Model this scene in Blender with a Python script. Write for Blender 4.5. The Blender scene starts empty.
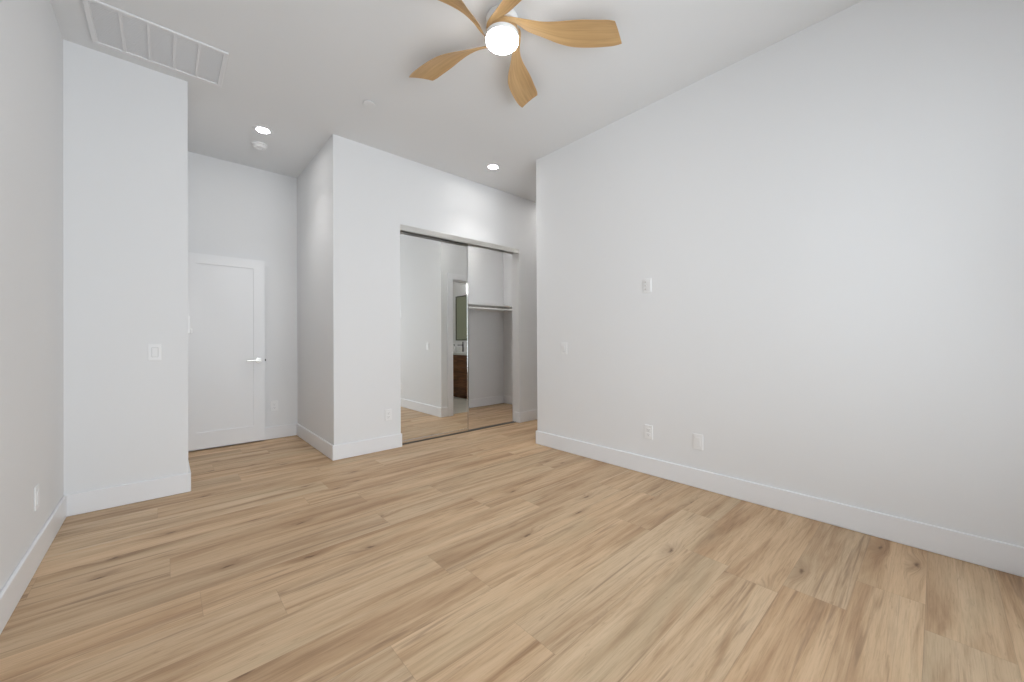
import bpy, bmesh, math, random
from mathutils import Vector, Matrix
C = bpy.context.scene.collection
sc = bpy.context.scene
R = math.radians

# ------------------------------------------------------------------ camera
EYE = 1.115
cam_d = bpy.data.cameras.new('camera'); cam = bpy.data.objects.new('camera', cam_d); C.objects.link(cam)
cam_d.sensor_width = 36; cam_d.lens = 384.365/1024*36; cam_d.clip_start = .02
cam_d.shift_y = -2.16/1024
cam.matrix_world = (Matrix.Translation((0, 0, EYE)) @ Matrix.Rotation(R(-42.0945), 4, 'Z')
                    @ Matrix.Rotation(R(90+.1828), 4, 'X') @ Matrix.Rotation(R(-.2658), 4, 'Z'))
sc.camera = cam

# ------------------------------------------------------------------ world, exposure
w = bpy.data.worlds.new('sky'); sc.world = w; w.use_nodes = True
bg = w.node_tree.nodes['Background']
bg.inputs[0].default_value = (.872, .94, 1, 1); bg.inputs[1].default_value = 5.25
sc.view_settings.view_transform = 'Standard'; sc.view_settings.look = 'None'
sc.view_settings.gamma = 1; sc.view_settings.use_curve_mapping = False
sc.view_settings.exposure = 0.10
DOWNLIGHT = 75.0        # emission of each recessed lamp's lens
BEAM_W = 30.0           # each recessed lamp's downward beam
FAN_EMIT = 26.0

# ------------------------------------------------------------------ main dimensions
H = 3.054
XL, XR, XP, XB = -.48, 2.974, .129, 1.171
YP, YD, YB, YC, YR = 3.741, 5.107, 3.785, 2.89, -1.0
T = .14
OX0, OX1, OZ = 1.839, 3.55, 2.342          # closet opening
BX0, BX1, BZ = 3.163, 3.94, 2.02           # bathroom doorway
HY0, HY1, HZ = 4.31, 5.035, 2.035          # hall doorway beside the open door
WX0, WX1, WZ0, WZ1 = -.20, 2.55, .32, 2.65  # glazed opening behind the camera

# ------------------------------------------------------------------ materials
def mat(name, col, rough=.5, metal=0., spec=.5, **k):
    m = bpy.data.materials.new(name); m.use_nodes = True
    b = m.node_tree.nodes['Principled BSDF']
    b.inputs['Base Color'].default_value = (*col, 1); b.inputs['Roughness'].default_value = rough
    b.inputs['Metallic'].default_value = metal; b.inputs['Specular IOR Level'].default_value = spec
    for a, v in k.items(): b.inputs[a.replace('_', ' ')].default_value = v
    return m
def nd(m, t, **k):
    n = m.node_tree.nodes.new(t)
    for a, v in k.items(): setattr(n, a, v)
    return n
def lk(m, a, b): m.node_tree.links.new(a, b)
def paint(name, col, rough=.6, bump=.02, scale=90):
    m = mat(name, col, rough, spec=.3); b = m.node_tree.nodes['Principled BSDF']
    tc = nd(m, 'ShaderNodeTexCoord'); n = nd(m, 'ShaderNodeTexNoise'); n.inputs['Scale'].default_value = scale
    n.inputs['Detail'].default_value = 3
    lk(m, tc.outputs['Object'], n.inputs['Vector'])
    bp = nd(m, 'ShaderNodeBump'); bp.inputs['Strength'].default_value = bump; bp.inputs['Distance'].default_value = .002
    lk(m, n.outputs['Fac'], bp.inputs['Height']); lk(m, bp.outputs['Normal'], b.inputs['Normal'])
    return m
M = {}
M['wall'] = paint('white wall paint', (.83, .833, .838), .7)
M['ceiling'] = paint('flat ceiling paint', (.81, .818, .825), .85)
M['trim'] = paint('satin trim paint', (.87, .875, .89), .35, .005)
M['door'] = paint('satin door paint', (.88, .885, .895), .4, .005)
M['plastic'] = mat('white plastic', (.88, .88, .88), .3)
M['slot'] = mat('dark slot', (.16, .16, .16), .6)
M['bezel'] = mat('grey bezel gap', (.55, .55, .55), .5)
M['vent'] = mat('white enamel', (.82, .82, .83), .4)
M['filter'] = mat('pale air filter cloth', (.88, .89, .90), .9)
M['nickel'] = mat('brushed nickel', (.74, .73, .70), .38, 1.)
M['track'] = mat('dark anodised metal', (.22, .21, .20), .45, 1.)
M['chrome'] = mat('polished chrome', (.78, .78, .78), .12, 1.)
M['mirror'] = mat('silvered mirror', (.90, .91, .90), .0, 1.)
M['bath_mirror'] = mat('greenish mirror glass', (.80, .85, .74), .01, 1.)
M['black'] = mat('matte black metal', (.02, .02, .018), .35, .6)
M['counter'] = mat('white quartz', (.85, .84, .82), .2)
M['porcelain'] = mat('porcelain', (.88, .88, .87), .1)
M['shelf'] = mat('white melamine', (.80, .80, .79), .4)
M['rod'] = mat('white enamel rod', (.84, .84, .83), .25)
def emit(name, col, s):
    m = mat(name, (.9, .9, .9), .4); b = m.node_tree.nodes['Principled BSDF']
    b.inputs['Emission Color'].default_value = (*col, 1); b.inputs['Emission Strength'].default_value = s
    return m
M['lens'] = emit('lit downlight lens', (1, .98, .955), DOWNLIGHT)
M['globe'] = emit('lit opal globe', (1, .985, .96), FAN_EMIT)
M['tube'] = emit('lit vanity tube', (1, .97, .92), 12)
def glass():
    m = bpy.data.materials.new('window glass'); m.use_nodes = True; nt = m.node_tree; nt.nodes.clear()
    o = nd(m, 'ShaderNodeOutputMaterial'); mx = nd(m, 'ShaderNodeMixShader'); t = nd(m, 'ShaderNodeBsdfTransparent')
    g = nd(m, 'ShaderNodeBsdfGlossy'); g.inputs['Roughness'].default_value = .0
    fr = nd(m, 'ShaderNodeFresnel'); fr.inputs[0].default_value = 1.3
    lk(m, fr.outputs[0], mx.inputs[0]); lk(m, t.outputs[0], mx.inputs[1]); lk(m, g.outputs[0], mx.inputs[2]); lk(m, mx.outputs[0], o.inputs[0])
    return m
M['glass'] = glass()

def wood(name, stops, su, sv, coord='Object', rough=.4, axis_swap=False, fine=.25):
    m = mat(name, (.5, .4, .3), rough); b = m.node_tree.nodes['Principled BSDF']
    tc = nd(m, 'ShaderNodeTexCoord'); mp = nd(m, 'ShaderNodeMapping'); mp.inputs['Scale'].default_value = (su, sv, sv if not axis_swap else su)
    lk(m, tc.outputs[coord], mp.inputs['Vector'])
    n = nd(m, 'ShaderNodeTexNoise'); n.inputs['Scale'].default_value = 1; n.inputs['Detail'].default_value = 6; n.inputs['Distortion'].default_value = .6
    lk(m, mp.outputs[0], n.inputs['Vector'])
    cr = nd(m, 'ShaderNodeValToRGB'); e = cr.color_ramp.elements
    e[0].position, e[0].color = stops[0][0], (*stops[0][1], 1); e[1].position, e[1].color = stops[-1][0], (*stops[-1][1], 1)
    for p, c in stops[1:-1]: x = e.new(p); x.color = (*c, 1)
    lk(m, n.outputs['Fac'], cr.inputs[0]); lk(m, cr.outputs[0], b.inputs['Base Color'])
    return m
M['blade'] = wood('honey ash wood', [(.3, (.47, .29, .125)), (.5, (.55, .345, .155)), (.7, (.62, .40, .19))], 3, 60, 'UV', .45)
M['walnut'] = wood('walnut veneer', [(.3, (.07, .026, .009)), (.5, (.17, .068, .024)), (.7, (.28, .125, .05))], 4, 4, 'Object', .4)
M['walnut'].node_tree.nodes['Mapping'].inputs['Scale'].default_value = (6, 3, 45)

def floor_material():
    m = mat('oak plank', (.4, .3, .2), .5, spec=.4); b = m.node_tree.nodes['Principled BSDF']
    uv = nd(m, 'ShaderNodeUVMap', uv_map='grain'); ed = nd(m, 'ShaderNodeUVMap', uv_map='edge')
    at = nd(m, 'ShaderNodeAttribute', attribute_name='plank')
    def mapping(src, s, off=None):
        n = nd(m, 'ShaderNodeMapping'); n.inputs['Scale'].default_value = s; lk(m, src, n.inputs['Vector']); return n.outputs[0]
    def noise(v, detail=4, dist=0., rough=.5, scale=1):
        n = nd(m, 'ShaderNodeTexNoise'); n.inputs['Scale'].default_value = scale; n.inputs['Detail'].default_value = detail
        n.inputs['Distortion'].default_value = dist; n.inputs['Roughness'].default_value = rough; lk(m, v, n.inputs['Vector']); return n.outputs['Fac']
    def ramp(v, stops, interp='LINEAR'):
        n = nd(m, 'ShaderNodeValToRGB'); n.color_ramp.interpolation = interp; e = n.color_ramp.elements
        e[0].position, e[0].color = stops[0][0], (*stops[0][1], 1); e[1].position, e[1].color = stops[-1][0], (*stops[-1][1], 1)
        for p, c in stops[1:-1]: x = e.new(p); x.color = (*c, 1)
        lk(m, v, n.inputs[0]); return n.outputs[0]
    def mix(a, c, f, mode='MIX'):
        n = nd(m, 'ShaderNodeMix', data_type='RGBA', blend_type=mode)
        for s, v in ((0, f), (6, a), (7, c)):
            if hasattr(v, 'links') or hasattr(v, 'is_linked'): lk(m, v, n.inputs[s])
            else: n.inputs[s].default_value = v if s == 0 else (*v, 1)
        return n.outputs[2]
    def math_(op, a, c=0., clamp=False):
        n = nd(m, 'ShaderNodeMath', operation=op, use_clamp=clamp)
        for i, v in enumerate((a, c)):
            if hasattr(v, 'is_linked'): lk(m, v, n.inputs[i])
            else: n.inputs[i].default_value = v
        return n.outputs[0]
    # knots: a sparse stretched cell pattern
    kn = nd(m, 'ShaderNodeTexNoise'); kn.inputs['Scale'].default_value = 22; kn.inputs['Detail'].default_value = 2; lk(m, uv.outputs[0], kn.inputs['Vector'])
    ks = nd(m, 'ShaderNodeVectorMath', operation='SCALE'); ks.inputs['Scale'].default_value = .022; lk(m, kn.outputs['Color'], ks.inputs[0])
    kadd = nd(m, 'ShaderNodeVectorMath', operation='ADD'); lk(m, uv.outputs[0], kadd.inputs[0]); lk(m, ks.outputs[0], kadd.inputs[1])
    kv = mapping(kadd.outputs[0], (1.35, 4.6, 1))
    vo = nd(m, 'ShaderNodeTexVoronoi', voronoi_dimensions='2D', feature='F1'); vo.inputs['Scale'].default_value = 1; vo.inputs['Randomness'].default_value = .9
    lk(m, kv, vo.inputs['Vector'])
    sp = nd(m, 'ShaderNodeSeparateColor'); lk(m, vo.outputs['Color'], sp.inputs[0])
    keep = math_('GREATER_THAN', sp.outputs[0], .5)
    kd = vo.outputs['Distance']
    halo = math_('MULTIPLY', ramp(kd, [(0, (1, 1, 1)), (.24, (0, 0, 0))], 'EASE'), keep)
    # broad cathedral streaks, bent round the knots
    dist = nd(m, 'ShaderNodeVectorMath', operation='SCALE'); 
    cmb = nd(m, 'ShaderNodeCombineXYZ'); lk(m, halo, cmb.inputs[1]); lk(m, cmb.outputs[0], dist.inputs[0]); dist.inputs['Scale'].default_value = .035
    add = nd(m, 'ShaderNodeVectorMath', operation='ADD'); lk(m, uv.outputs[0], add.inputs[0]); lk(m, dist.outputs[0], add.inputs[1])
    g = add.outputs[0]
    broad = noise(mapping(g, (.8, 9.5, 1)), 4, .7, .55)
    mid = noise(mapping(g, (1.6, 26, 1)), 4, .9, .55)
    fine = noise(mapping(g, (7, 190, 1)), 4, .3, .65)
    tint = noise(mapping(g, (.9, 4, 1)), 2, .3)
    base = ramp(broad, [(.28, (.365, .226, .124)), (.40, (.490, .328, .193)), (.52, (.595, .422, .262)), (.72, (.665, .492, .322))])
    midc = ramp(mid, [(.32, (.74, .69, .64)), (.46, (1, 1, 1)), (.7, (1.05, 1.05, 1.04))])
    col = mix(base, midc, .7, 'MULTIPLY')
    finec = ramp(fine, [(.30, (.78, .76, .73)), (.52, (1, 1, 1)), (.75, (1.06, 1.06, 1.06))])
    col = mix(col, finec, .75, 'MULTIPLY')
    fleck = noise(mapping(g, (9, 62, 1)), 3, .5, .6)
    col = mix(col, (.27, .16, .09), math_('MULTIPLY', ramp(fleck, [(.62, (0, 0, 0)), (.76, (1, 1, 1))]), .45))
    # greenish-grey patches
    col = mix(col, (.50, .42, .275), math_('MULTIPLY', ramp(tint, [(.55, (0, 0, 0)), (.72, (1, 1, 1))]), .35))
    dark = noise(mapping(g, (1.0, 24, 1)), 3, 1.2, .6)
    col = mix(col, (.235, .145, .085), math_('MULTIPLY', ramp(dark, [(.57, (0, 0, 0)), (.72, (1, 1, 1))]), .65))
    # per plank shade and hue
    spl = nd(m, 'ShaderNodeSeparateColor'); lk(m, at.outputs['Color'], spl.inputs[0])
    shade = ramp(spl.outputs[0], [(0, (.90, .89, .88)), (.35, (.97, .97, .97)), (1, (1.04, 1.04, 1.04))])
    col = mix(col, shade, 1., 'MULTIPLY')
    col = mix(col, ramp(spl.outputs[1], [(0, (1.02, .98, .95)), (1, (.985, 1.0, 1.02))]), 1., 'MULTIPLY')
    # knots
    col = mix(col, (.24, .135, .07), math_('MULTIPLY', halo, .36))
    core = math_('MULTIPLY', ramp(kd, [(0, (1, 1, 1)), (.018, (.8, .8, .8)), (.05, (0, 0, 0))]), keep)
    col = mix(col, (.10, .045, .018), math_('MULTIPLY', core, .8))
    # seams
    se = nd(m, 'ShaderNodeSeparateXYZ'); lk(m, ed.outputs[0], se.inputs[0])
    eu = se.outputs[0]; ev = se.outputs[1]
    seam = math_('LESS_THAN', math_('MINIMUM', eu, ev), .0011)
    col = mix(col, (.12, .08, .055), math_('MULTIPLY', seam, .22))
    lk(m, col, b.inputs['Base Color'])
    rr = ramp(fine, [(.3, (.56, .56, .56)), (.7, (.46, .46, .46))]); lk(m, rr, b.inputs['Roughness'])
    bp = nd(m, 'ShaderNodeBump'); bp.inputs['Strength'].default_value = .12; bp.inputs['Distance'].default_value = .001
    hgt = math_('SUBTRACT', fine, math_('MULTIPLY', seam, 1.5))
    lk(m, hgt, bp.inputs['Height']); lk(m, bp.outputs[0], b.inputs['Normal'])
    return m
M['floor'] = floor_material()

def tile_material(name, c1, c2, grout, w_, h_, mortar=.004):
    m = mat(name, c1, .3); b = m.node_tree.nodes['Principled BSDF']
    tc = nd(m, 'ShaderNodeTexCoord'); br = nd(m, 'ShaderNodeTexBrick')
    br.inputs['Color1'].default_value = (*c1, 1); br.inputs['Color2'].default_value = (*c2, 1); br.inputs['Mortar'].default_value = (*grout, 1)
    br.inputs['Scale'].default_value = 1; br.inputs['Brick Width'].default_value = w_; br.inputs['Row Height'].default_value = h_; br.inputs['Mortar Size'].default_value = mortar
    lk(m, tc.outputs['Object'], br.inputs['Vector']); lk(m, br.outputs['Color'], b.inputs['Base Color'])
    return m
M['bath_tile'] = tile_material('pale floor tile', (.60, .57, .50), (.63, .60, .53), (.42, .40, .36), .6, .3)

# ------------------------------------------------------------------ mesh helpers
def box(bm, x0, x1, y0, y1, z0, z1):
    g = bmesh.ops.create_cube(bm, size=1)
    for v in g['verts']:
        v.co = Vector((x0+(v.co.x+.5)*(x1-x0), y0+(v.co.y+.5)*(y1-y0), z0+(v.co.z+.5)*(z1-z0)))
    return g['verts']
def lathe(bm, prof, n=48, mtx=Matrix()):
    rings = []
    for r, z in prof:
        if r < 1e-6: rings.append([bm.verts.new(mtx @ Vector((0, 0, z)))])
        else: rings.append([bm.verts.new(mtx @ Vector((r*math.cos(2*math.pi*i/n), r*math.sin(2*math.pi*i/n), z))) for i in range(n)])
    for a, b_ in zip(rings, rings[1:]):
        for i in range(n):
            j = (i+1) % n
            if len(a) == 1 and len(b_) == 1: continue
            if len(a) == 1: bm.faces.new((a[0], b_[i], b_[j]))
            elif len(b_) == 1: bm.faces.new((a[i], a[j], b_[0]))
            else: bm.faces.new((a[i], a[j], b_[j], b_[i]))
def obj(name, bm, m, parent=None, bevel=0, smooth=False, seg=2):
    bmesh.ops.recalc_face_normals(bm, faces=bm.faces)
    me = bpy.data.meshes.new(name); bm.to_mesh(me); bm.free()
    if smooth:
        for p in me.polygons: p.use_smooth = True
        me.set_sharp_from_angle(angle=R(40))
    me.materials.append(M[m] if isinstance(m, str) else m)
    o = bpy.data.objects.new(name, me); C.objects.link(o)
    if parent: o.parent = parent
    if bevel:
        b = o.modifiers.new('bevel', 'BEVEL'); b.width = bevel; b.segments = seg; b.limit_method = 'ANGLE'
    return o
def tag(o, label, cat, group=None):
    o['label'] = label; o['category'] = cat
    if group: o['group'] = group
    return o
def thing(name, label, cat, loc=(0, 0, 0), mtx=None, group=None):
    o = bpy.data.objects.new(name, None); C.objects.link(o); o.empty_display_size = .1
    if mtx is not None: o.matrix_world = mtx
    else: o.location = loc
    return tag(o, label, cat, group)
def struct(name, boxes, m, bevel=0, parent=None):
    bm = bmesh.new()
    for b in boxes: box(bm, *b)
    o = obj(name, bm, m, parent, bevel)
    if not parent: o['kind'] = 'structure'
    return o
def bx(name, boxes, m, parent=None, bevel=0):
    bm = bmesh.new()
    for b in boxes: box(bm, *b)
    return obj(name, bm, m, parent, bevel)
def smooth_curve(pts, n):
    # Catmull-Rom through (x, ...) tuples, n samples
    P = [Vector(p) for p in pts]; P = [2*P[0]-P[1]]+P+[2*P[-1]-P[-2]]; out = []
    k = len(P)-3
    for i in range(n):
        t = i/(n-1)*k; s = min(int(t), k-1); t -= s
        a, b_, c, d = P[s:s+4]
        out.append(.5*((2*b_)+(c-a)*t+(2*a-5*b_+4*c-d)*t*t+(3*b_-a-3*c+d)*t**3))
    return out

# ------------------------------------------------------------------ floor
def build_floor():
    random.seed(11)
    W = .2178; Y0 = .911
    known = KNOWN_JOINTS
    bm = bmesh.new(); uvg = bm.loops.layers.uv.new('grain'); uve = bm.loops.layers.uv.new('edge')
    cl = bm.loops.layers.float_color.new('plank')
    x0, x1, y0, y1 = -1.75, 5.45, YR-.14, 5.32
    r0 = math.floor((y0-Y0)/W); r1 = math.ceil((y1-Y0)/W)
    for r in range(r0, r1):
        ya = max(Y0+r*W, y0); yb = min(Y0+(r+1)*W, y1)
        js = sorted(known.get(r, [])) or [random.uniform(0, 1.5)]
        L = 1.49; xs = list(js)
        while xs[0] > x0: xs.insert(0, xs[0]-L)
        while xs[-1] < x1: xs.append(xs[-1]+L)
        for a, b_ in zip(xs, xs[1:]):
            xa, xb = max(a, x0), min(b_, x1)
            if xb <= xa: continue
            ou, ov = random.uniform(0, 60), random.uniform(0, 60)
            fl = random.choice((-1, 1)); sh = random.random(); hu = random.random()
            t = TONES.get((r, round((a+b_)/2)), None)
            if t is not None: sh = t
            N = 1
            vs = [bm.verts.new((x, y, 0)) for x, y in ((xa, ya), (xb, ya), (xb, yb), (xa, yb))]
            ym = (ya+yb)/2; xm = (xa+xb)/2; hw, hl = (yb-ya)/2, (xb-xa)/2
            # split so the distance to the nearest edge interpolates linearly
            q = [bm.verts.new((xa+hw, ym, 0)), bm.verts.new((xb-hw, ym, 0))]
            faces = [((vs[0], vs[1], q[1], q[0]), 1), ((vs[1], vs[2], q[1]), 0), ((vs[2], vs[3], q[0], q[1]), 1), ((vs[3], vs[0], q[0]), 0)] if hl > hw else [(vs, 2)]
            for fv, kind in faces:
                f = bm.faces.new(fv)
                for l in f.loops:
                    x, y, _ = l.vert.co
                    l[uvg].uv = ((x-xa)*fl+ou, (y-ya)+ov)
                    d = 1. if kind == 2 else (hw if l.vert in q else 0.)
                    l[uve].uv = (d, d)
                    l[cl] = (sh, hu, random.random(), 1)
    me = bpy.data.meshes.new('floor'); bm.to_mesh(me); bm.free()
    me.materials.append(M['floor'])
    o = bpy.data.objects.new('floor', me); C.objects.link(o); o['kind'] = 'structure'
    return o
KNOWN_JOINTS = {7: [.018], 5: [.115], 1: [2.10], 11: [-.036], 6: [1.016], 4: [1.86], 3: [1.01], 0: [1.025], -1: [2.055]}
TONES = {}
build_floor()
struct('floor_slab', [(-1.75, 5.45, YR-.14, 5.32, -.1, -.004)], 'trim')
struct('floor_bathroom', [(3.0, 4.86, -.44, 2.80, -.003, .004)], 'bath_tile')

# ------------------------------------------------------------------ walls and ceiling
struct('ceiling', [(-1.84, 5.44, YR-.14, 5.32, H, H+.1)], 'ceiling')
struct('wall_left', [(XL-T, XL, YR-.14, YP+T, 0, H)], 'wall')
struct('wall_pier', [(XL, XP, YP, YP+T, 0, H), (XP-T, XP, YP+T, HY0, 0, H), (XP-T, XP, HY0, HY1, HZ, H), (XP-T, XP, HY1, YD, 0, H)], 'wall')
struct('wall_hall', [(-1.84, -1.7, YP+T, YD, 0, H), (-1.84, XL-T, YP, YP+T, 0, H)], 'wall')
struct('wall_far', [(-1.84, XB+T, YD, YD+.15, 0, H)], 'wall')
struct('wall_alcove', [(XB, XB+T, YB+T, YD, 0, H)], 'wall')
struct('wall_closet_left', [(XB, OX0, YB, YB+T, 0, H)], 'wall')
struct('wall_closet_right', [(OX1, 5.3, YB, YB+T, 0, H)], 'wall')
struct('wall_closet_header', [(OX0, OX1, YB, YB+T, OZ, H)], 'wall')
struct('wall_closet_back', [(XB+T, 4.61, 5.17, 5.31, 0, H)], 'wall')
struct('wall_closet_side', [(4.47, 4.61, YB+T, 5.17, 0, H)], 'wall')
struct('wall_right', [(XR, XR+T, YR-.14, YC, 0, H)], 'wall')
struct('wall_bathroom', [(XR+T, BX0, YC-T, YC, 0, H), (BX1, 5.3, YC-T, YC, 0, H), (BX0, BX1, YC-T, YC, BZ, H)], 'wall')
struct('wall_bathroom_side', [(4.72, 4.86, -.30, YC-T, 0, H)], 'wall')
struct('wall_bathroom_rear', [(XR+T, 4.86, -.44, -.30, 0, H)], paint('sage shower wall', (.50, .50, .42), .4))
struct('wall_passage_end', [(5.3, 5.44, YC-T, YB+T, 0, H)], 'wall')
struct('wall_rear', [(XL, WX0, YR-.14, YR, 0, H), (WX1, XR, YR-.14, YR, 0, H), (WX0, WX1, YR-.14, YR, WZ1, H), (WX0, WX1, YR-.14, YR, 0, WZ0)], 'wall')

# the glazed opening behind the camera that lets the daylight in
win = struct('window_1', [(WX0, WX1, YR-.11, YR-.05, WZ0, WZ0+.06), (WX0, WX1, YR-.11, YR-.05, WZ1-.06, WZ1), (WX0, WX0+.06, YR-.11, YR-.05, WZ0+.06, WZ1-.06),
                          (WX1-.06, WX1, YR-.11, YR-.05, WZ0+.06, WZ1-.06), ((WX0+WX1)/2-.04, (WX0+WX1)/2+.04, YR-.11, YR-.05, WZ0+.06, WZ1-.06)], 'trim', .003)
mid = (WX0+WX1)/2
bx('window_pane', [(WX0+.06, mid-.04, YR-.083, YR-.077, WZ0+.06, WZ1-.06)], 'glass', win)
bx('window_pane', [(mid+.04, WX1-.06, YR-.083, YR-.077, WZ0+.06, WZ1-.06)], 'glass', win)
pd = bpy.data.lights.new('daylight_portal', 'AREA'); pd.shape = 'RECTANGLE'; pd.size = WX1-WX0; pd.size_y = WZ1-WZ0; pd.cycles.is_portal = True
po = bpy.data.objects.new('daylight_portal', pd); C.objects.link(po); po.location = (mid, YR-.13, (WZ0+WZ1)/2); po.rotation_euler = (R(90), 0, 0)

# ------------------------------------------------------------------ baseboards and casings
b = .015; BH = .14
def baseboard(name, boxes): return struct(name, [(*q, 0, BH) for q in boxes], 'trim', .005)
baseboard('baseboard_left', [(XL, XL+b, YR, YP-b)])
baseboard('baseboard_pier', [(XL, XP+b, YP-b, YP), (XP, XP+b, YP, HY0-.075)])
baseboard('baseboard_far', [(XP+.02, XB-b, YD-b, YD)])
baseboard('baseboard_alcove', [(XB-b, XB, YB, YD-.0005)])
baseboard('baseboard_closet_left', [(XB-b, OX0+.010, YB-b, YB), (OX0, OX0+.010, YB, YB+.045)])
baseboard('baseboard_closet_right', [(OX1-.013, 5.3, YB-b, YB), (OX1-.013, OX1, YB, YB+.10)])
baseboard('baseboard_closet_back', [(XB+T, 4.47-b, 5.17-b, 5.17)])
baseboard('baseboard_closet_side', [(4.47-b, 4.47, YB+T, 5.17)])
baseboard('baseboard_right', [(XR-b, XR, YR, YC+b), (XR, BX0-.087, YC, YC+b)])
baseboard('baseboard_passage', [(BX1+.087, 5.3, YC, YC+b)])
baseboard('baseboard_rear', [(XL+b, XR-b, YR, YR+.012)])
def casing_y(name, x0, x1, z, y, d=.018, w_=.085):
    return struct(name, [(x0-w_, x0, y, y+d, 0, z+w_), (x1, x1+w_, y, y+d, 0, z+w_), (x0, x1, y, y+d, z, z+w_),
                         (x0-.001, x0+.016, y-T, y, 0, z-.016), (x1-.016, x1+.001, y-T, y, 0, z-.016), (x0-.001, x1+.001, y-T, y, z-.016, z+.001)], 'trim', .002)
casing_y('trim_1', BX0, BX1, BZ, YC)
struct('trim_2', [(XP, XP+.016, HY0-.07, HY0, 0, HZ+.07), (XP, XP+.016, HY0, HY1, HZ, HZ+.07), (XP-T, XP, HY0-.001, HY0+.014, 0, HZ-.014), (XP-T, XP, HY0-.001, HY1+.001, HZ-.014, HZ+.001)], 'trim', .002)

# ------------------------------------------------------------------ the open bedroom door
DX0, DX1, DZ0, DZ1, DY = .133, .829, .021, 2.012, 5.035
def build_door():
    st, rt, rb = .105, .10, .165
    dep = .008
    root = struct('door_1', [(DX0, DX0+st, DY, DY+.035, DZ0, DZ1), (DX1-st, DX1, DY, DY+.035, DZ0, DZ1),
                             (DX0+st, DX1-st, DY, DY+.035, DZ1-rt, DZ1), (DX0+st, DX1-st, DY, DY+.035, DZ0, DZ0+rb),
                             (DX0+st, DX1-st, DY+dep, DY+.035-dep, DZ0+rb, DZ1-rt)], 'door')
    bm = bmesh.new()
    hx, hz = DX1-.062, .905
    rot = Matrix.Translation((hx, DY, hz)) @ Matrix.Rotation(R(90), 4, 'X')
    lathe(bm, [(0, 0), (.031, 0), (.031, .006), (.027, .010), (.014, .011), (.012, .04), (0, .04)], 28, rot)
    h = obj('door_handle', bm, 'nickel', root, smooth=True)
    bm = bmesh.new(); box(bm, hx-.115, hx+.012, DY-.052, DY-.038, hz-.009, hz+.009)
    obj('handle_lever', bm, 'nickel', h, .004)
    bm = bmesh.new(); box(bm, DX1, DX1+.012, DY+.010, DY+.026, hz-.012, hz+.012)
    obj('latch_bolt', bm, 'black', root, .002)
    for z in (.22, 1.0, 1.82):
        bm = bmesh.new(); lathe(bm, [(0, -.045), (.006, -.045), (.006, .045), (0, .045)], 14, Matrix.Translation((DX0-.001, DY-.004, z)))
        obj('hinge', bm, 'nickel', root, smooth=True)
    return root
build_door()

# ------------------------------------------------------------------ closet fittings
bx_t = bx('door_track', [(OX0, OX1, YB-.004, YB+.003, OZ-.060, OZ-.001), (OX0+.0, OX1-.0, YB+.003, YB+.115, OZ-.008, OZ-.002),
                         (OX0, OX1, YB+.058, YB+.061, OZ-.05, OZ-.008), (OX0, OX1, YB+.112, YB+.115, OZ-.05, OZ-.008)], 'nickel', None, .001)
tag(bx_t, 'long brushed metal header track across the top of the closet opening', 'track')
bt = bx('floor_track', [(OX0+.012, OX1-.014, YB+.052, YB+.122, .0005, .004), (OX0+.012, OX1-.014, YB+.062, YB+.066, .004, .008), (OX0+.012, OX1-.014, YB+.104, YB+.108, .004, .008)], 'track')
tag(bt, 'thin metal guide track on the wood floor under the closet doors', 'track')
def mirror_door(x0, x1, y, label):
    t = thing('mirrored_sliding_door', label, 'sliding door', (0, 0, 0), None, 'mirrored closet doors')
    z0, z1 = .010, OZ-.052; f = .012; d = .022
    bx('door_frame', [(x0, x0+f, y, y+d, z0, z1), (x1-f, x1, y, y+d, z0, z1), (x0+f, x1-f, y, y+d, z1-.014, z1), (x0+f, x1-f, y, y+d, z0, z0+.028)], 'chrome', t, .002)
    bx('mirror_glass', [(x0+f, x1-f, y+.004, y+.009, z0+.028, z1-.014)], 'mirror', t)
    bx('backing_board', [(x0+f, x1-f, y+.010, y+.018, z0+.028, z1-.014)], 'shelf', t)
    return t
mirror_door(OX0+.012, 2.757, YB+.068, 'front mirrored closet door reflecting the bathroom doorway')
mirror_door(1.860, 2.785, YB+.098, 'rear mirrored closet door mostly hidden behind the front one, only its right edge showing')
SZ = 1.670
s = thing('closet_shelf', 'long white shelf running across the back of the open closet above the rod', 'shelf', (XB+T, 5.17, SZ))
def rel(o, boxes): 
    l = o.location; return [(a-l.x, b_-l.x, c-l.y, d-l.y, e-l.z, f-l.z) for a, b_, c, d, e, f in boxes]
bx('shelf_board', rel(s, [(XB+T+.002, 4.468, 4.82, 5.168, SZ, SZ+.019)]), 'shelf', s, .0015)
bx('wall_cleat', rel(s, [(XB+T+.002, 4.468, 5.15, 5.168, SZ-.07, SZ)]), 'shelf', s, .0015)
bx('end_cleat', rel(s, [(4.45, 4.468, 4.82, 5.148, SZ-.07, SZ)]), 'shelf', s, .0015)
rd = thing('closet_rod', 'slim white hanging rod just under the closet shelf', 'rod', (XB+T, 4.79, SZ-.056))
bm = bmesh.new(); lathe(bm, [(0, 0), (.0145, 0), (.0145, 4.465-XB-T), (0, 4.465-XB-T)], 24, Matrix.Translation((.002, 0, 0)) @ Matrix.Rotation(R(90), 4, 'Y')); obj('rod', bm, 'rod', rd, smooth=True)
bm = bmesh.new(); lathe(bm, [(0, 0), (.027, 0), (.027, .008), (.018, .012), (0, .012)], 24, Matrix.Translation((4.468-XB-T, 0, 0)) @ Matrix.Rotation(R(-90), 4, 'Y')); obj('rod_flange', bm, 'rod', rd, smooth=True)

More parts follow.
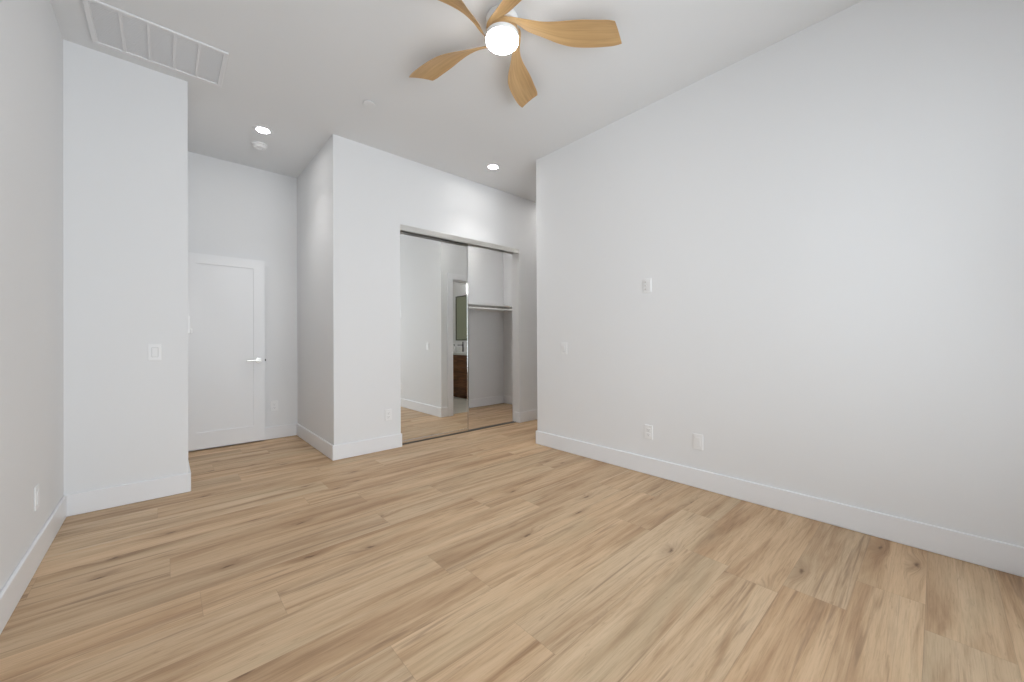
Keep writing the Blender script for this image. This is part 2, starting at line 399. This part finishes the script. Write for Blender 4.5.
# ------------------------------------------------------------------ wall plates (local frame: x across, y out of the wall, z up)
def frame_on(face, a, z):
    """matrix whose +Y points out of the wall; a = coordinate along the wall"""
    if face == 'left': return Matrix.Translation((XL, a, z)) @ Matrix.Rotation(R(-90), 4, 'Z')
    if face == 'right': return Matrix.Translation((XR, a, z)) @ Matrix.Rotation(R(90), 4, 'Z')
    if face == 'pier': return Matrix.Translation((a, YP, z)) @ Matrix.Rotation(R(180), 4, 'Z')
    if face == 'closet': return Matrix.Translation((a, YB, z)) @ Matrix.Rotation(R(180), 4, 'Z')
    if face == 'far': return Matrix.Translation((a, YD, z)) @ Matrix.Rotation(R(180), 4, 'Z')
    if face == 'return': return Matrix.Translation((XP, a, z)) @ Matrix.Rotation(R(-90), 4, 'Z')
PW, PH = .036, .0585
def plate(t): return bx('cover_plate', [(-PW, PW, 0, .006, -PH, PH)], 'plastic', t, .0025)
def outlet(label, face, a, z):
    t = thing('wall_outlet', label, 'outlet', mtx=frame_on(face, a, z)); plate(t)
    for dz in (-.0195, .0195):
        so = bx('socket', [(-.0165, .0165, .0055, .0085, dz-.0145, dz+.0145)], 'plastic', t, .003)
        bx('slot', [(-.0075, -.0055, .0083, .0088, dz-.001, dz+.008), (.0055, .0075, .0083, .0088, dz-.001, dz+.007), (-.002, .002, .0083, .0088, dz-.010, dz-.006)], 'slot', so)
    return t
def rocker(label, face, a, z):
    t = thing('light_switch', label, 'light switch', mtx=frame_on(face, a, z)); plate(t)
    bx('switch_bezel', [(-.0175, .0175, .0055, .0075, -.034, .034)], 'bezel', t, .001)
    bm = bmesh.new(); box(bm, -.0155, .0155, .007, .0095, -.032, .032)
    for v in bm.verts:
        if v.co.y > .008 and v.co.z > 0: v.co.y += .003
    obj('rocker', bm, 'plastic', t, .001)
    return t
t = thing('blank_wall_plate', 'plain white wall plate low on the left wall near the corner', 'wall plate', mtx=frame_on('left', 3.03, .338)); plate(t)
bx('blank_insert', [(-.0175, .0175, .0055, .009, -.034, .034)], 'plastic', t, .002)
rocker('white rocker switch at mid height on the narrow wall left of the door', 'pier', -.052, 1.04)
outlet('white outlet on the far wall right of the open door', 'far', .932, .372)
outlet('white outlet low on the wall just left of the mirrored closet', 'closet', 1.702, .352)
rocker('white rocker switch near the left end of the long right wall', 'right', 2.507, 1.028)
t = thing('media_plate', 'white two-gang style plate high on the right wall with cable jacks', 'wall plate', mtx=frame_on('right', 1.610, 1.562)); plate(t)
bx('socket', [(-.030, -.004, .0055, .0085, -.048, .048)], 'plastic', t, .002)
for dz in (.03, 0, -.03):
    bm = bmesh.new(); lathe(bm, [(0, 0), (.006, 0), (.006, .005), (.003, .006), (0, .006)], 16, Matrix.Translation((.015, .006, dz)) @ Matrix.Rotation(R(-90), 4, 'X'))
    obj('cable_jack', bm, 'nickel', t, smooth=True)
outlet('white duplex outlet low on the right wall, below the high media plate', 'right', 1.607, .348)
t = thing('data_plate', 'plain white plate low on the right wall, nearest the camera', 'wall plate', mtx=frame_on('right', 1.209, .344)); plate(t)
bx('blank_insert', [(-.0175, .0175, .0055, .008, -.034, .034)], 'plastic', t, .002)
t = thing('wall_control', 'slim white wall control seen edge-on just past the narrow wall', 'wall control', mtx=frame_on('return', 3.93, 1.245))
bx('cover_plate', [(-PW, PW, 0, .017, -.068, .068)], 'plastic', t, .003)
bx('dial_knob', [(-.014, .014, .016, .032, -.066, -.03)], 'plastic', t, .006)

# ------------------------------------------------------------------ ceiling fittings
def downlight(x, y, label, lens='lens', beam=None):
    t = thing('recessed_light', label, 'ceiling light', (x, y, H), group=None)
    bm = bmesh.new(); lathe(bm, [(.052, -.004), (.060, -.007), (.080, -.003), (.082, 0), (.05, 0), (.052, -.004)], 48); obj('trim_ring', bm, 'vent', t, smooth=True)
    bm = bmesh.new(); lathe(bm, [(0, -.0035), (.0525, -.0035), (.0525, -.001), (0, -.001)], 48); obj('lens', bm, lens, t, smooth=True)
    d = bpy.data.lights.new('downlight_lamp', 'SPOT'); d.energy = BEAM_W if beam is None else beam; d.spot_size = R(105); d.spot_blend = 1; d.shadow_soft_size = .04; d.color = (1, .985, .965)
    o = bpy.data.objects.new('downlight_lamp', d); C.objects.link(o); o.parent = t; o.location = (0, 0, -.012)
downlight(3.30, 4.62, 'lit recessed light inside the closet above the shelf', emit('closet downlight lens', (1, .98, .955), 360), 3)
downlight(3.75, 1.2, 'added fill light on the bathroom ceiling, out of view', emit('bathroom fill lens', (1, .98, .955), 260))  # unseen lamp, added to brighten the bathroom
downlight(4.15, 3.33, 'lit recessed light on the passage ceiling behind the long right wall', emit('passage downlight lens', (1, .98, .955), 130), 5)
downlight(-.55, 4.55, 'added fill light on the unseen hall ceiling beyond the open door', emit('hall fill lens', (1, .98, .955), 150), 14)  # unseen lamp, added as fill for the alcove through the doorway
downlight(.672, 4.141, 'lit recessed light on the ceiling above the alcove by the door')
downlight(2.726, 3.321, 'lit recessed light on the ceiling in front of the mirrored closet')
t = thing('smoke_detector', 'round white smoke detector on the ceiling beside the alcove light', 'smoke detector', (.697, 4.470, H))
bm = bmesh.new(); lathe(bm, [(0, 0), (.068, 0), (.068, -.010), (.062, -.014), (0, -.014)], 48, Matrix()); obj('mounting_base', bm, 'plastic', t, smooth=True)
bm = bmesh.new(); lathe(bm, [(.055, -.014), (.055, -.026), (.046, -.036), (.030, -.036), (.027, -.031), (0, -.031)], 48); obj('sensor_cover', bm, 'plastic', t, smooth=True)
t = thing('sprinkler_cover', 'flat round white sprinkler cover on the open ceiling', 'sprinkler', (1.24, 3.10, H))
bm = bmesh.new(); lathe(bm, [(0, -.012), (.046, -.012), (.048, -.010), (.048, -.005), (.032, -.004), (.032, 0), (0, 0)], 40); obj('cover_disc', bm, 'ceiling', t, smooth=True)

def vent():
    x0, x1, y0, y1 = -.345, .322, 3.18, 3.64
    t = thing('return_air_vent', 'long rectangular white air vent with five louvered bays on the ceiling', 'vent', ((x0+x1)/2, (y0+y1)/2, H))
    cx, cy = (x0+x1)/2, (y0+y1)/2; hx, hy = (x1-x0)/2, (y1-y0)/2; fr = .028
    bx('vent_frame', [(-hx, hx, -hy, -hy+fr, -.012, 0), (-hx, hx, hy-fr, hy, -.012, 0), (-hx, -hx+fr, -hy+fr, hy-fr, -.012, 0), (hx-fr, hx, -hy+fr, hy-fr, -.012, 0)], 'vent', t, .004)
    n = 5; L = 2*(hx-fr); bw = .016
    for i in range(1, n):
        x = -hx+fr+L*i/n; bx('divider_bar', [(x-bw/2, x+bw/2, -hy+fr, hy-fr, -.010, -.001)], 'vent', t, .001)
    for i in range(n):
        xa = -hx+fr+L*i/n+(bw/2 if i else 0); xb = -hx+fr+L*(i+1)/n-(bw/2 if i < n-1 else 0)
        bm = bmesh.new(); m_ = 26
        for k in range(m_):
            y = -hy+fr+(2*hy-2*fr)*(k+.5)/m_
            vs = box(bm, xa, xb, y-.0050, y+.0050, -.0062, -.0054)
            bmesh.ops.rotate(bm, verts=vs, cent=(0, y, -.0057), matrix=Matrix.Rotation(R(14), 3, 'X'))
        p = obj('louver_panel', bm, 'vent', t)
        bx('filter', [(xa, xb, -hy+fr, hy-fr, -.0048, -.0040)], 'filter', p)
vent()

# ------------------------------------------------------------------ ceiling fan
def fan():
    fx, fy = 1.5045, 1.7405
    t = thing('ceiling_fan', 'white ceiling fan with five curved light wood blades and a lit round globe', 'ceiling fan', (fx, fy, H))
    bm = bmesh.new(); lathe(bm, [(0, 0), (.080, 0), (.090, -.004), (.096, -.016), (.098, -.040), (.094, -.056), (.07, -.060), (0, -.060)], 56); obj('motor_housing', bm, 'plastic', t, smooth=True)
    bm = bmesh.new(); lathe(bm, [(0, -.062), (.080, -.062), (.092, -.068), (.096, -.085), (.094, -.102), (.085, -.106), (0, -.106)], 56)
    hub = obj('blade_hub', bm, 'blade', t, smooth=True)
    me = hub.data
    uvl = me.uv_layers.new(name='uv')
    for l in me.loops:
        v = me.vertices[l.vertex_index].co; uvl.data[l.index].uv = (math.atan2(v.y, v.x)*.1, v.z)
    bm = bmesh.new(); lathe(bm, [(.06, -.104), (.092, -.106), (.0975, -.109), (.0985, -.120), (.098, -.136), (.095, -.136), (.06, -.12)], 56); obj('light_collar', bm, 'plastic', t, smooth=True)
    bm = bmesh.new(); lathe(bm, [(0, -.12), (.094, -.12), (.0965, -.138), (.096, -.153), (.090, -.162), (.075, -.167), (0, -.170)], 56); obj('light_globe', bm, 'globe', t, smooth=True)
    # blade outline in polar form (radius, angle, height) as one ruled, twisted surface
    K = 1.0455
    plus = [(.094, -30, .004), (.104, -10, .003), (.128, 15, 0), (.16, 27, 0), (.24, 37, 0), (.33, 42.5, 0), (.42, 44, 0), (.50, 42.8, 0), (.58, 41, 0), (.65, 39.3, 0), (.722, 37.6, 0)]
    minus = [(.096, -62, .014), (.106, -38, .018), (.135, -4, .024), (.165, 9, .030), (.23, 20, .034), (.30, 23, .036), (.38, 23.5, .036), (.45, 23.6, .033), (.52, 24.2, .029), (.58, 24.6, .026), (.632, 24.8, .022)]
    plus = [(a*K, b_, c*K) for a, b_, c in plus]; minus = [(a*K, b_, c*K) for a, b_, c in minus]
    def xyz(p): return Vector((p[0]*math.cos(R(p[1])), p[0]*math.sin(R(p[1])), p[2]))
    NS, NW, th = 46, 9, .0065
    pe = smooth_curve([xyz(p) for p in plus], NS); mi = smooth_curve([xyz(p) for p in minus], NS)
    tilt = Matrix.Rotation(R(-1.0), 3, Vector((math.sin(R(42)), math.cos(R(42)), 0)))
    for k in (-1, 0, 1, 2, 3):
        bm = bmesh.new(); uv = bm.loops.layers.uv.new('uv'); G = []
        rot = Matrix.Rotation(R(72*k+.2), 3, 'Z')
        for i in range(NS):
            row = []
            e = max(0, (i-(NS-5))/4); ins = .05*e*e
            for j in range(NW):
                s_ = j/(NW-1); s_ = ins+(1-2*ins)*s_
                p = pe[i].lerp(mi[i], s_); p.z += -.104+.008*math.sin(math.pi*s_)*(1 if i > 6 else .3)
                half = th/2*(.55+.45*math.sin(math.pi*min(max(s_, .0), 1)))
                row.append((p, half, s_))
            G.append(row)
        rot = tilt @ rot
        top = [[bm.verts.new(rot @ (p+Vector((0, 0, h)))) for p, h, s_ in r_] for r_ in G]
        bot = [[bm.verts.new(rot @ (p-Vector((0, 0, h)))) for p, h, s_ in r_] for r_ in G]
        def face(vs, us):
            f = bm.faces.new(vs)
            for l, u in zip(f.loops, us): l[uv].uv = u
        U = lambda i, j: (i*.015+k*7, j*.018)
        for i in range(NS-1):
            for j in range(NW-1):
                face((top[i][j], top[i+1][j], top[i+1][j+1], top[i][j+1]), (U(i, j), U(i+1, j), U(i+1, j+1), U(i, j+1)))
                face((bot[i][j], bot[i][j+1], bot[i+1][j+1], bot[i+1][j]), (U(i, j), U(i, j+1), U(i+1, j+1), U(i+1, j)))
            for j in (0, NW-1):
                face((top[i][j], top[i+1][j], bot[i+1][j], bot[i][j]), (U(i, j),)*4)
        for i in (0, NS-1):
            for j in range(NW-1):
                face((top[i][j], top[i][j+1], bot[i][j+1], bot[i][j]), (U(i, j), U(i, j+1), U(i, j+1), U(i, j)))
        obj('fan_blade', bm, 'blade', t, smooth=True)
fan()

# ------------------------------------------------------------------ bathroom seen in the mirror
VX, VY0, VY1 = 4.17, .25, 1.95
v = thing('bathroom_vanity', 'dark walnut bathroom vanity with white top, seen in the closet mirror', 'vanity', (4.72, (VY0+VY1)/2, 0))
bx('cabinet_body', rel(v, [(VX+.02, 4.718, VY0, VY1, .09, .835), (VX+.08, 4.718, VY0+.02, VY1-.02, .004, .09)]), 'walnut', v, .002)
for i in range(4):
    a = VY0+.005+(VY1-VY0-.01)*i/4; c = VY0+.005+(VY1-VY0-.01)*(i+1)/4
    for z0, z1 in ((.095, .60), (.608, .83)):
        fr_ = bx('drawer_front' if z0 > .5 else 'cabinet_door', rel(v, [(VX, VX+.019, a+.002, c-.002, z0, z1)]), 'walnut', v, .002)
bx('countertop', rel(v, [(VX-.02, 4.718, VY0-.01, VY1+.01, .836, .872), (4.70, 4.718, VY0-.01, VY1+.01, .872, .96)]), 'counter', v, .003)
bm = bmesh.new(); lathe(bm, [(.02, .0), (.10, .01), (.165, .05), (.175, .055), (.175, .060), (.16, .060), (.10, .022), (0, .012)], 40, Matrix.Translation((-.28, .28, .822))); obj('sink_rim', bm, 'porcelain', v, smooth=True)
def faucet(y, label):
    t = thing('faucet', label, 'faucet', (4.60, y, .873))
    bm = bmesh.new(); lathe(bm, [(0, 0), (.024, 0), (.024, .006), (.014, .01), (.013, .17), (.012, .175), (0, .175)], 24); obj('faucet_body', bm, 'black', t, smooth=True)
    bx('spout', [(-.13, .005, -.011, .011, .135, .152)], 'black', t, .004)
    bx('faucet_lever', [(-.01, .01, -.008, .008, .174, .215)], 'black', t, .003)
faucet(1.10, 'black faucet on the white vanity top, seen in the closet mirror')
t = thing('soap_dispenser', 'small white soap bottle with dark pump beside the faucet', 'bottle', (4.5, .93, .873))
bm = bmesh.new(); lathe(bm, [(0, 0), (.030, 0), (.031, .01), (.031, .10), (.022, .118), (.012, .122), (0, .122)], 24); obj('bottle_body', bm, 'porcelain', t, smooth=True)
bm = bmesh.new(); lathe(bm, [(.011, .1225), (.012, .135), (.004, .137), (.004, .155), (0, .155)], 16); box(bm, -.04, .006, -.005, .005, .153, .161); obj('pump', bm, 'black', t, smooth=True)
t = thing('bathroom_mirror', 'tall frameless bathroom mirror above the vanity', 'mirror', (4.72, 1.25, 1.55))
bx('mirror_glass', [(-.008, -.002, -.56, .60, -.42, .50)], 'bath_mirror', t)
bx('mirror_frame', [(-.014, 0, -.575, -.56, -.435, .515), (-.014, 0, .60, .615, -.435, .515), (-.014, 0, -.56, .60, .50, .515), (-.014, 0, -.56, .60, -.435, -.42)], 'black', t)
t = thing('vanity_light', 'small lit vertical glass tube lamp on the bathroom wall', 'wall lamp', (4.72, 1.19, 2.20))
bx('back_plate', [(-.014, -.001, -.03, .03, -.06, .06)], 'black', t, .003)
bm = bmesh.new(); lathe(bm, [(0, -.10), (.018, -.10), (.022, -.09), (.022, .09), (.018, .10), (0, .10)], 28, Matrix.Translation((-.06, 0, 0))); obj('glass_tube', bm, 'tube', t, smooth=True)
bx('lamp_arm', [(-.03, -.013, -.008, .008, -.008, .008)], 'black', t)
